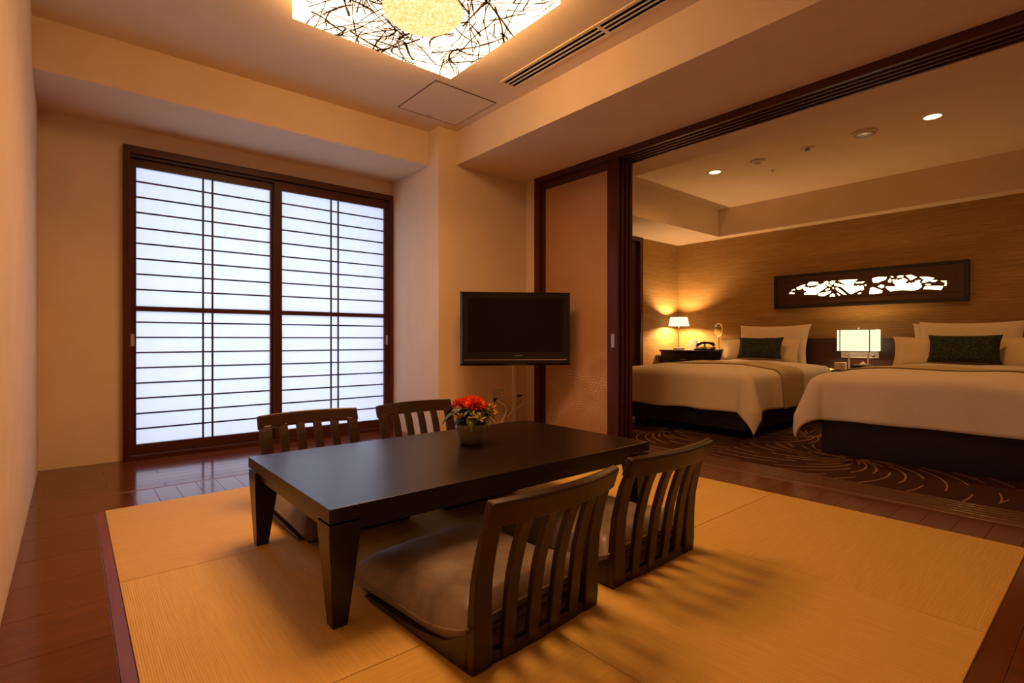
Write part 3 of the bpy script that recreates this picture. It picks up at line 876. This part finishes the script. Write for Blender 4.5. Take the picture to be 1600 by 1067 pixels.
pillow('pillow', (5.880, .90, .530), .68, .435, .08, tl, 'plain white pillow on the right bed in front of the rearmost one', 'linen', seed=4)
pillow('pillow', (5.785, 1.08, .525), .66, .305, .08, tl, 'cream flanged pillow on the right bed, left of the green cushion', 'linen_warm', flange=.03, seed=5)
pillow('pillow', (5.785, .41, .525), .62, .305, .08, tl, 'cream flanged pillow on the right bed, right of the green cushion', 'linen_warm', flange=.03, seed=7)
pillow('cushion', (5.685, .90, .605), .46, .235, .09, tl, 'dark green patterned cushion on the right bed', 'green_damask', cat='cushion', seed=6)

# headboard and control plate
t = thing('headboard', 'long dark wooden headboard panel behind both beds', 'headboard', (6.11, 1.3, 0))
for ya, yb in ((-1.75, -1.0), (-1.0, -.03), (-.03, .68), (.68, 1.82)):
    box(0, .095, ya+.001, yb-.001, 0, .812).build('headboard_panel', 'headboard_wood', t, bevel=.002)
t = thing('control_plate', 'pale switch plate with two knobs behind the square lamp', 'switch plate', (6.108, 1.765, .64))
box(-.008, 0, -.165, .165, -.030, .030).build('plate', 'clock_face', t, bevel=.002)
for yy in (.118, -.118): MB().lathe([(.014, 0), (.014, .010), (.008, .016)], 16).build('knob', 'chrome', t, (-.008, yy, 0), smooth=True)
for o in [x for x in bpy.data.objects if x.parent == t and x.name.startswith('knob')]: o.rotation_euler = (0, -PI/2, 0)

# ------------------------------------------------------------------ bedside furniture
def cabinet(name, x0, x1, y0, y1, H, label):
    t = thing(name, label, 'nightstand', ((x0+x1)/2, (y0+y1)/2, 0)); a, b = (x1-x0)/2, (y1-y0)/2
    box(-a-.01, a, -b-.0, b, H-.025, H).build('top', 'bed_wood', t, bevel=.002)
    box(-a+.01, a, -b+.01, b-.01, .03, H-.026).build('body', 'bed_wood', t, bevel=.002)
    d = box(-a-.006, -a+.01, -b+.02, b-.02, H-.20, H-.035).build('drawer', 'bed_wood', t, bevel=.002)
    MB().tube([(-a-.018, -.05, H-.115), (-a-.018, .05, H-.115)], .004, 8).build('handle', 'satin_metal', d)
    d = box(-a-.006, -a+.01, -b+.02, b-.02, .05, H-.21).build('door', 'bed_wood', t, bevel=.002)
    MB().tube([(-a-.018, -.05, H-.25), (-a-.018, .05, H-.25)], .004, 8).build('handle', 'satin_metal', d)
cabinet('nightstand', 5.74, 6.10, 3.17, 3.87, .668, 'dark wooden bedside cabinet in the corner under the small lamp')
cabinet('nightstand', 5.765, 6.10, 1.50, 1.91, .495, 'dark wooden nightstand between the two beds')

def cone_lamp():
    t = thing('table_lamp', 'small bedside lamp with a glowing tapered shade in the corner', 'lamp', (5.93, 3.715, .668))
    MB().lathe([(.070, 0), (.070, .016), (.062, .020), (.006, .022)], 32).build('base', 'bed_wood', t, smooth=False)
    MB().lathe([(.0055, .02), (.0055, .42), (.0025, .425), (.0025, .445)], 10).build('pole', 'satin_metal', t, smooth=True)
    MB().lathe([(.128, .300), (.105, .412)], 36, cap=False).build('shade', 'shade_glow', t, smooth=True)
    l = light('lamp_bulb', 'POINT', (0, 0, .345), 56, (1.0, .60, .27), shadow_soft_size=.03); l.parent = t
    MB().lathe([(.014, .40), (.02, .385), (.02, .375), (.010, .37)], 12).build('socket', 'satin_metal', t, smooth=True)
cone_lamp()
def box_lamp():
    t = thing('table_lamp', 'square box lamp with glowing white shade between the beds', 'lamp', (5.965, 1.735, .495))
    z0, z1 = .185, .400; a, b = .075, .165
    MB().box(-.06, .06, -.10, .10, 0, .012).build('base', 'bed_wood', t, bevel=.002)
    for yy in (-.082, .082): box(-.006, .006, yy-.006, yy+.006, .010, z0).build('post', 'satin_metal', t)
    sh = MB()
    c = [(-a, -b), (a, -b), (a, b), (-a, b)]
    for k in range(4):
        p, q = c[k], c[(k+1) % 4]
        sh.add([(p[0], p[1], z0), (q[0], q[1], z0), (q[0], q[1], z1), (p[0], p[1], z1)], [(0, 1, 2, 3)])
    s = sh.build('shade', 'shade_glow_tall', t)
    for yy in (-.115, .140): box(-a-.004, -a-.001, yy-.004, yy+.004, z0, z1).build('shade_band', 'note_dark', s)
    MB().box(-a-.003, a+.003, -b-.003, -b+.001, z0-.004, z0+.003).box(-a-.003, -a+.001, -b, b, z0-.004, z0+.003).box(-a-.003, a+.003, b-.001, b+.003, z0-.004, z0+.003).build('shade_rim', 'note_dark', s)
    MB().box(-a-.003, -a+.001, -b, b, z1-.002, z1+.004).build('shade_rim', 'note_dark', s)
    MB().lathe([(.004, z1-.05), (.004, z1+.012), (.008, z1+.016), (.004, z1+.024)], 10).build('finial', 'chrome', t, smooth=True)
    box(-.004, .004, -.082, .082, z0-.004, z0+.004).build('crossbar', 'satin_metal', t)
    l = light('lamp_bulb', 'POINT', (0, 0, .31), 15, (1.0, .56, .22), shadow_soft_size=.05); l.parent = t
box_lamp()
# things on the corner cabinet
def mirror():
    t = thing('vanity_mirror', 'small round standing mirror in a chrome ring on the corner cabinet', 'mirror', (6.035, 3.235, .668), -.28)
    MB().lathe([(.060, 0), (.058, .008), (.012, .014), (.007, .022), (.007, .155), (.010, .165)], 24).build('stand', 'chrome', t, smooth=True)
    n = 36; ring = [(-.01*0, .066*math.cos(2*PI*i/n), .243+.080*math.sin(2*PI*i/n)) for i in range(n+1)]
    MB().tube(ring, .007, 8).build('ring', 'chrome', t, smooth=True)
    MB().add([(-.004, .063*math.cos(2*PI*i/n), .243+.077*math.sin(2*PI*i/n)) for i in range(n)]+[(.004, .063*math.cos(2*PI*i/n), .243+.077*math.sin(2*PI*i/n)) for i in range(n)],
             [tuple(range(n)), tuple(range(2*n-1, n-1, -1))]+[(i, (i+1) % n, n+(i+1) % n, n+i) for i in range(n)]).build('mirror_disc', 'mirror_glass', t)
mirror()
def phone():
    t = thing('telephone', 'dark desk telephone on the corner cabinet', 'telephone', (5.85, 3.315, .668), math.radians(4))
    MB().loft([[(-.08, -.10, 0), (.08, -.10, 0), (.08, .10, 0), (-.08, .10, 0)], [(-.08, -.10, .018), (.08, -.10, .045), (.08, .10, .045), (-.08, .10, .018)]]).build('base', 'black_plastic', t, bevel=.006)
    MB().tube([(.03, -.105, .055), (.03, -.09, .076), (.03, -.04, .088), (.03, .04, .088), (.03, .09, .076), (.03, .105, .055)], [.017, .021, .014, .014, .021, .017], 10).build('handset', 'black_plastic', t, smooth=True)
    for i in range(3):
        for j in range(3): box(-.062+.022*i, -.048+.022*i, -.03+.026*j, -.012+.026*j, .024+.004*i, .031+.004*i).build('key', 'satin_metal', t)
phone()
t = thing('message_card', 'white folded card standing behind the telephone', 'card', (5.90, 3.495, .668), math.radians(-6))
MB().loft([[(-.03, -.055, 0), (-.028, -.055, 0), (.001, -.055, .13), (-.001, -.055, .13)], [(-.03, .055, 0), (-.028, .055, 0), (.001, .055, .13), (-.001, .055, .13)]]).build('front_leaf', 'paper_white', t)
MB().loft([[(.03, -.055, 0), (.028, -.055, 0), (-.001, -.055, .13), (.001, -.055, .13)], [(.03, .055, 0), (.028, .055, 0), (-.001, .055, .13), (.001, .055, .13)]]).build('rear_leaf', 'paper_white', t)
t = thing('small_bottle', 'tiny brown bottle beside the white card on the corner cabinet', 'bottle', (5.99, 3.40, .668))
MB().lathe([(.016, 0), (.018, .004), (.018, .075), (.010, .088)], 16).build('bottle_body', 'runner_weave', t, smooth=True)
MB().lathe([(.011, .088), (.011, .104)], 12).build('cap', 'headboard_wood', t)
# things on the middle nightstand
t = thing('alarm_clock', 'small square alarm clock beside the square lamp', 'clock', (5.85, 1.860, .495))
box(-.012, .018, -.050, .050, 0, .075).build('case', 'clock_face', t, bevel=.004)
MB().box(-.0135, -.0118, -.002, .002, .036, .062).box(-.0135, -.0118, -.020, .0, .035, .038).build('hands', 'note_dark', t)
for yy in (-.036, .036): box(-.0135, -.0118, yy-.003, yy+.003, .034, .040).build('hour_mark', 'note_dark', t)
t = thing('tissue_box', 'dark tissue box with a white tissue peeking out under the square lamp', 'tissue box', (5.825, 1.655, .495))
box(-.055, .055, -.085, .085, 0, .058).build('box_body', 'bed_wood', t, bevel=.004)
MB().loft([[(-.02, -.050, .058), (.02, -.045, .058), (.02, .045, .058), (-.02, .050, .058)], [(-.010, -.018, .076), (.006, -.014, .074), (.008, .016, .078), (-.006, .014, .074)], [(-.002, -.003, .090), (.002, -.003, .090), (.002, .003, .090), (-.002, .003, .090)]]).build('tissue', 'paper_white', t, smooth=True)

# ------------------------------------------------------------------ carved light panel over the beds
def art_panel():
    y0, y1, z0, z1 = .930, 2.632, 1.146, 1.520
    t = thing('carved_light_panel', 'long dark framed wall panel with glowing carved pine cutouts', 'wall panel', (XH, (y0+y1)/2, z0))
    oy = (y0+y1)/2
    iy0, iy1, iz0, iz1 = 1.025, 2.535, 1.232, 1.452
    def P(name, a, m, bev=.002): return box(a[0]-XH, a[1]-XH, a[2]-oy, a[3]-oy, a[4]-z0, a[5]-z0).build(name, m, t, bevel=bev)
    xo = 6.155
    P('frame_rail', (xo, 6.208, y0, y1, z1-.026, z1), 'bed_wood'); P('frame_rail', (xo, 6.208, y0, y1, z0, z0+.026), 'bed_wood')
    P('frame_stile', (xo, 6.208, y0, y0+.034, z0+.026, z1-.026), 'bed_wood'); P('frame_stile', (xo, 6.208, y1-.034, y1, z0+.026, z1-.026), 'bed_wood')
    xm = 6.164
    P('mat_board', (xm, 6.206, y0+.034, y1-.034, iz1, z1-.026), 'headboard_wood'); P('mat_board', (xm, 6.206, y0+.034, y1-.034, z0+.026, iz0), 'headboard_wood')
    P('mat_board', (xm, 6.206, y0+.034, iy0, iz0, iz1), 'headboard_wood'); P('mat_board', (xm, 6.206, iy1, y1-.034, iz0, iz1), 'headboard_wood')
    f, a = 816., math.atan(690/816.)
    Fx, Fy, Rx, Ry = math.sin(a), math.cos(a), math.cos(a), -math.sin(a); xc = 6.172
    def hit(u, v):
        q = (u-800)/f; dx, dy, dz = Fx+q*Rx, Fy+q*Ry, (530-v)/f; k = xc/dx
        return (dy*k-oy, .8+dz*k-z0)
    A = [[(275,590),(290,570),(315,555),(335,570),(370,575),(365,590)], [(310,535),(350,518),(378,515),(372,532),(340,540)],
     [(395,490),(430,478),(495,450),(535,445),(525,465),(490,505),(440,528),(400,520)], [(560,445),(590,410),(650,402),(735,408),(730,430),(690,455),(610,465),(570,460)],
     [(500,505),(520,485),(545,478),(560,498),(580,480),(600,505),(640,482),(660,495),(710,470),(730,445),(750,435),(770,450),(790,430),(815,428),(870,480),(820,520),(740,572),(700,605),(512,605),(515,578),(555,558),(505,530)],
     [(820,410),(850,392),(880,390),(900,410),(880,430),(945,465),(930,478),(880,465),(830,430)], [(910,405),(940,388),(1005,385),(985,420),(960,445),(920,435)],
     [(840,535),(870,510),(915,503),(915,522),(870,540)], [(725,610),(750,580),(850,560),(940,545),(935,570),(880,600),(820,628),(760,622)],
     [(910,635),(925,600),(960,585),(990,595),(1000,632)], [(950,490),(975,485),(985,505),(965,518)],
     [(1000,500),(1030,490),(1090,530),(1150,580),(1180,605),(1140,605),(1080,575),(1020,535)], [(1025,575),(1050,585),(1080,612),(1060,620),(1030,600)],
     [(1040,385),(1150,370),(1355,362),(1310,398),(1290,440),(1280,485),(1310,460),(1330,472),(1360,450),(1380,475),(1410,458),(1440,460),(1450,520),(1420,540),(1390,530),(1330,560),(1260,595),(1210,580),(1150,530),(1090,480),(985,465),(985,430),(1020,420),(1030,440),(1050,425),(1070,432),(1085,450),(1110,436),(1125,456),(1150,440),(1090,410)],
     [(1312,410),(1465,395),(1430,425),(1330,428)], [(1455,450),(1480,440),(1490,460),(1465,472)], [(1350,585),(1380,565),(1410,565),(1400,585),(1360,597)]]
    B = [[(30,345),(120,325),(258,325),(240,370),(190,385),(120,415),(50,418),(28,390)], [(110,475),(160,445),(215,455),(215,485),(170,502)],
     [(-20,592),(-5,500),(40,485),(110,510),(190,540),(180,575),(60,592)], [(305,325),(335,313),(368,325),(340,340)], [(410,325),(440,305),(520,303),(510,330),(430,342)],
     [(270,390),(300,350),(330,365),(325,410),(285,412)], [(545,305),(630,290),(730,330),(680,355),(630,380),(590,340)],
     [(345,370),(370,358),(385,378),(410,355),(430,378),(450,370),(490,350),(520,345),(590,375),(545,410),(560,425),(590,430),(610,405),(630,428),(660,410),(690,415),(700,380),(720,390),(740,372),(785,375),(770,400),(800,450),(805,480),(740,525),(640,540),(500,530),(310,552),(265,520),(235,490),(250,472),(385,475),(390,455),(350,410)],
     [(765,325),(880,322),(1000,340),(960,370),(1050,380),(1010,405),(960,405),(930,390),(850,415),(800,415),(830,370)],
     [(820,518),(850,472),(1020,465),(1140,470),(1105,530),(960,520)], [(850,445),(880,435),(900,440),(930,430),(945,450),(900,460)], [(1090,385),(1190,385),(1190,465),(1150,468),(1165,420)]]
    loops = [[hit(1205+x/10, 400+y/10) for x, y in p] for p in A]+[[hit(1360+x/10, 400+y/10) for x, y in p] for p in B]
    cu = bpy.data.curves.new('carved', 'CURVE'); cu.dimensions = '2D'; cu.fill_mode = 'BOTH'; cu.extrude = .002
    rect = [(iy0-oy, iz0-z0), (iy1-oy, iz0-z0), (iy1-oy, iz1-z0), (iy0-oy, iz1-z0)]
    for lp in [rect]+loops:
        sp = cu.splines.new('POLY'); sp.points.add(len(lp)-1); sp.use_cyclic_u = True
        for q, (yy, zz) in zip(sp.points, lp): q.co = (yy, zz, 0, 1)
    o = bpy.data.objects.new('carved_curve', cu); COL.objects.link(o)
    dg = bpy.context.evaluated_depsgraph_get(); dg.update()
    me = bpy.data.meshes.new_from_object(o.evaluated_get(dg)); bpy.data.objects.remove(o)
    me.transform(Matrix(((0, 0, 1, 0), (1, 0, 0, 0), (0, 1, 0, 0), (0, 0, 0, 1))))
    me.materials.clear(); me.materials.append(M['headboard_wood'])
    link('carved_board', me, t, (xc+.002-XH, 0, 0))
    P('backlight', (6.186, 6.196, iy0+.01, iy1-.01, iz0+.01, iz1-.01), 'art_backlight', 0)
art_panel()
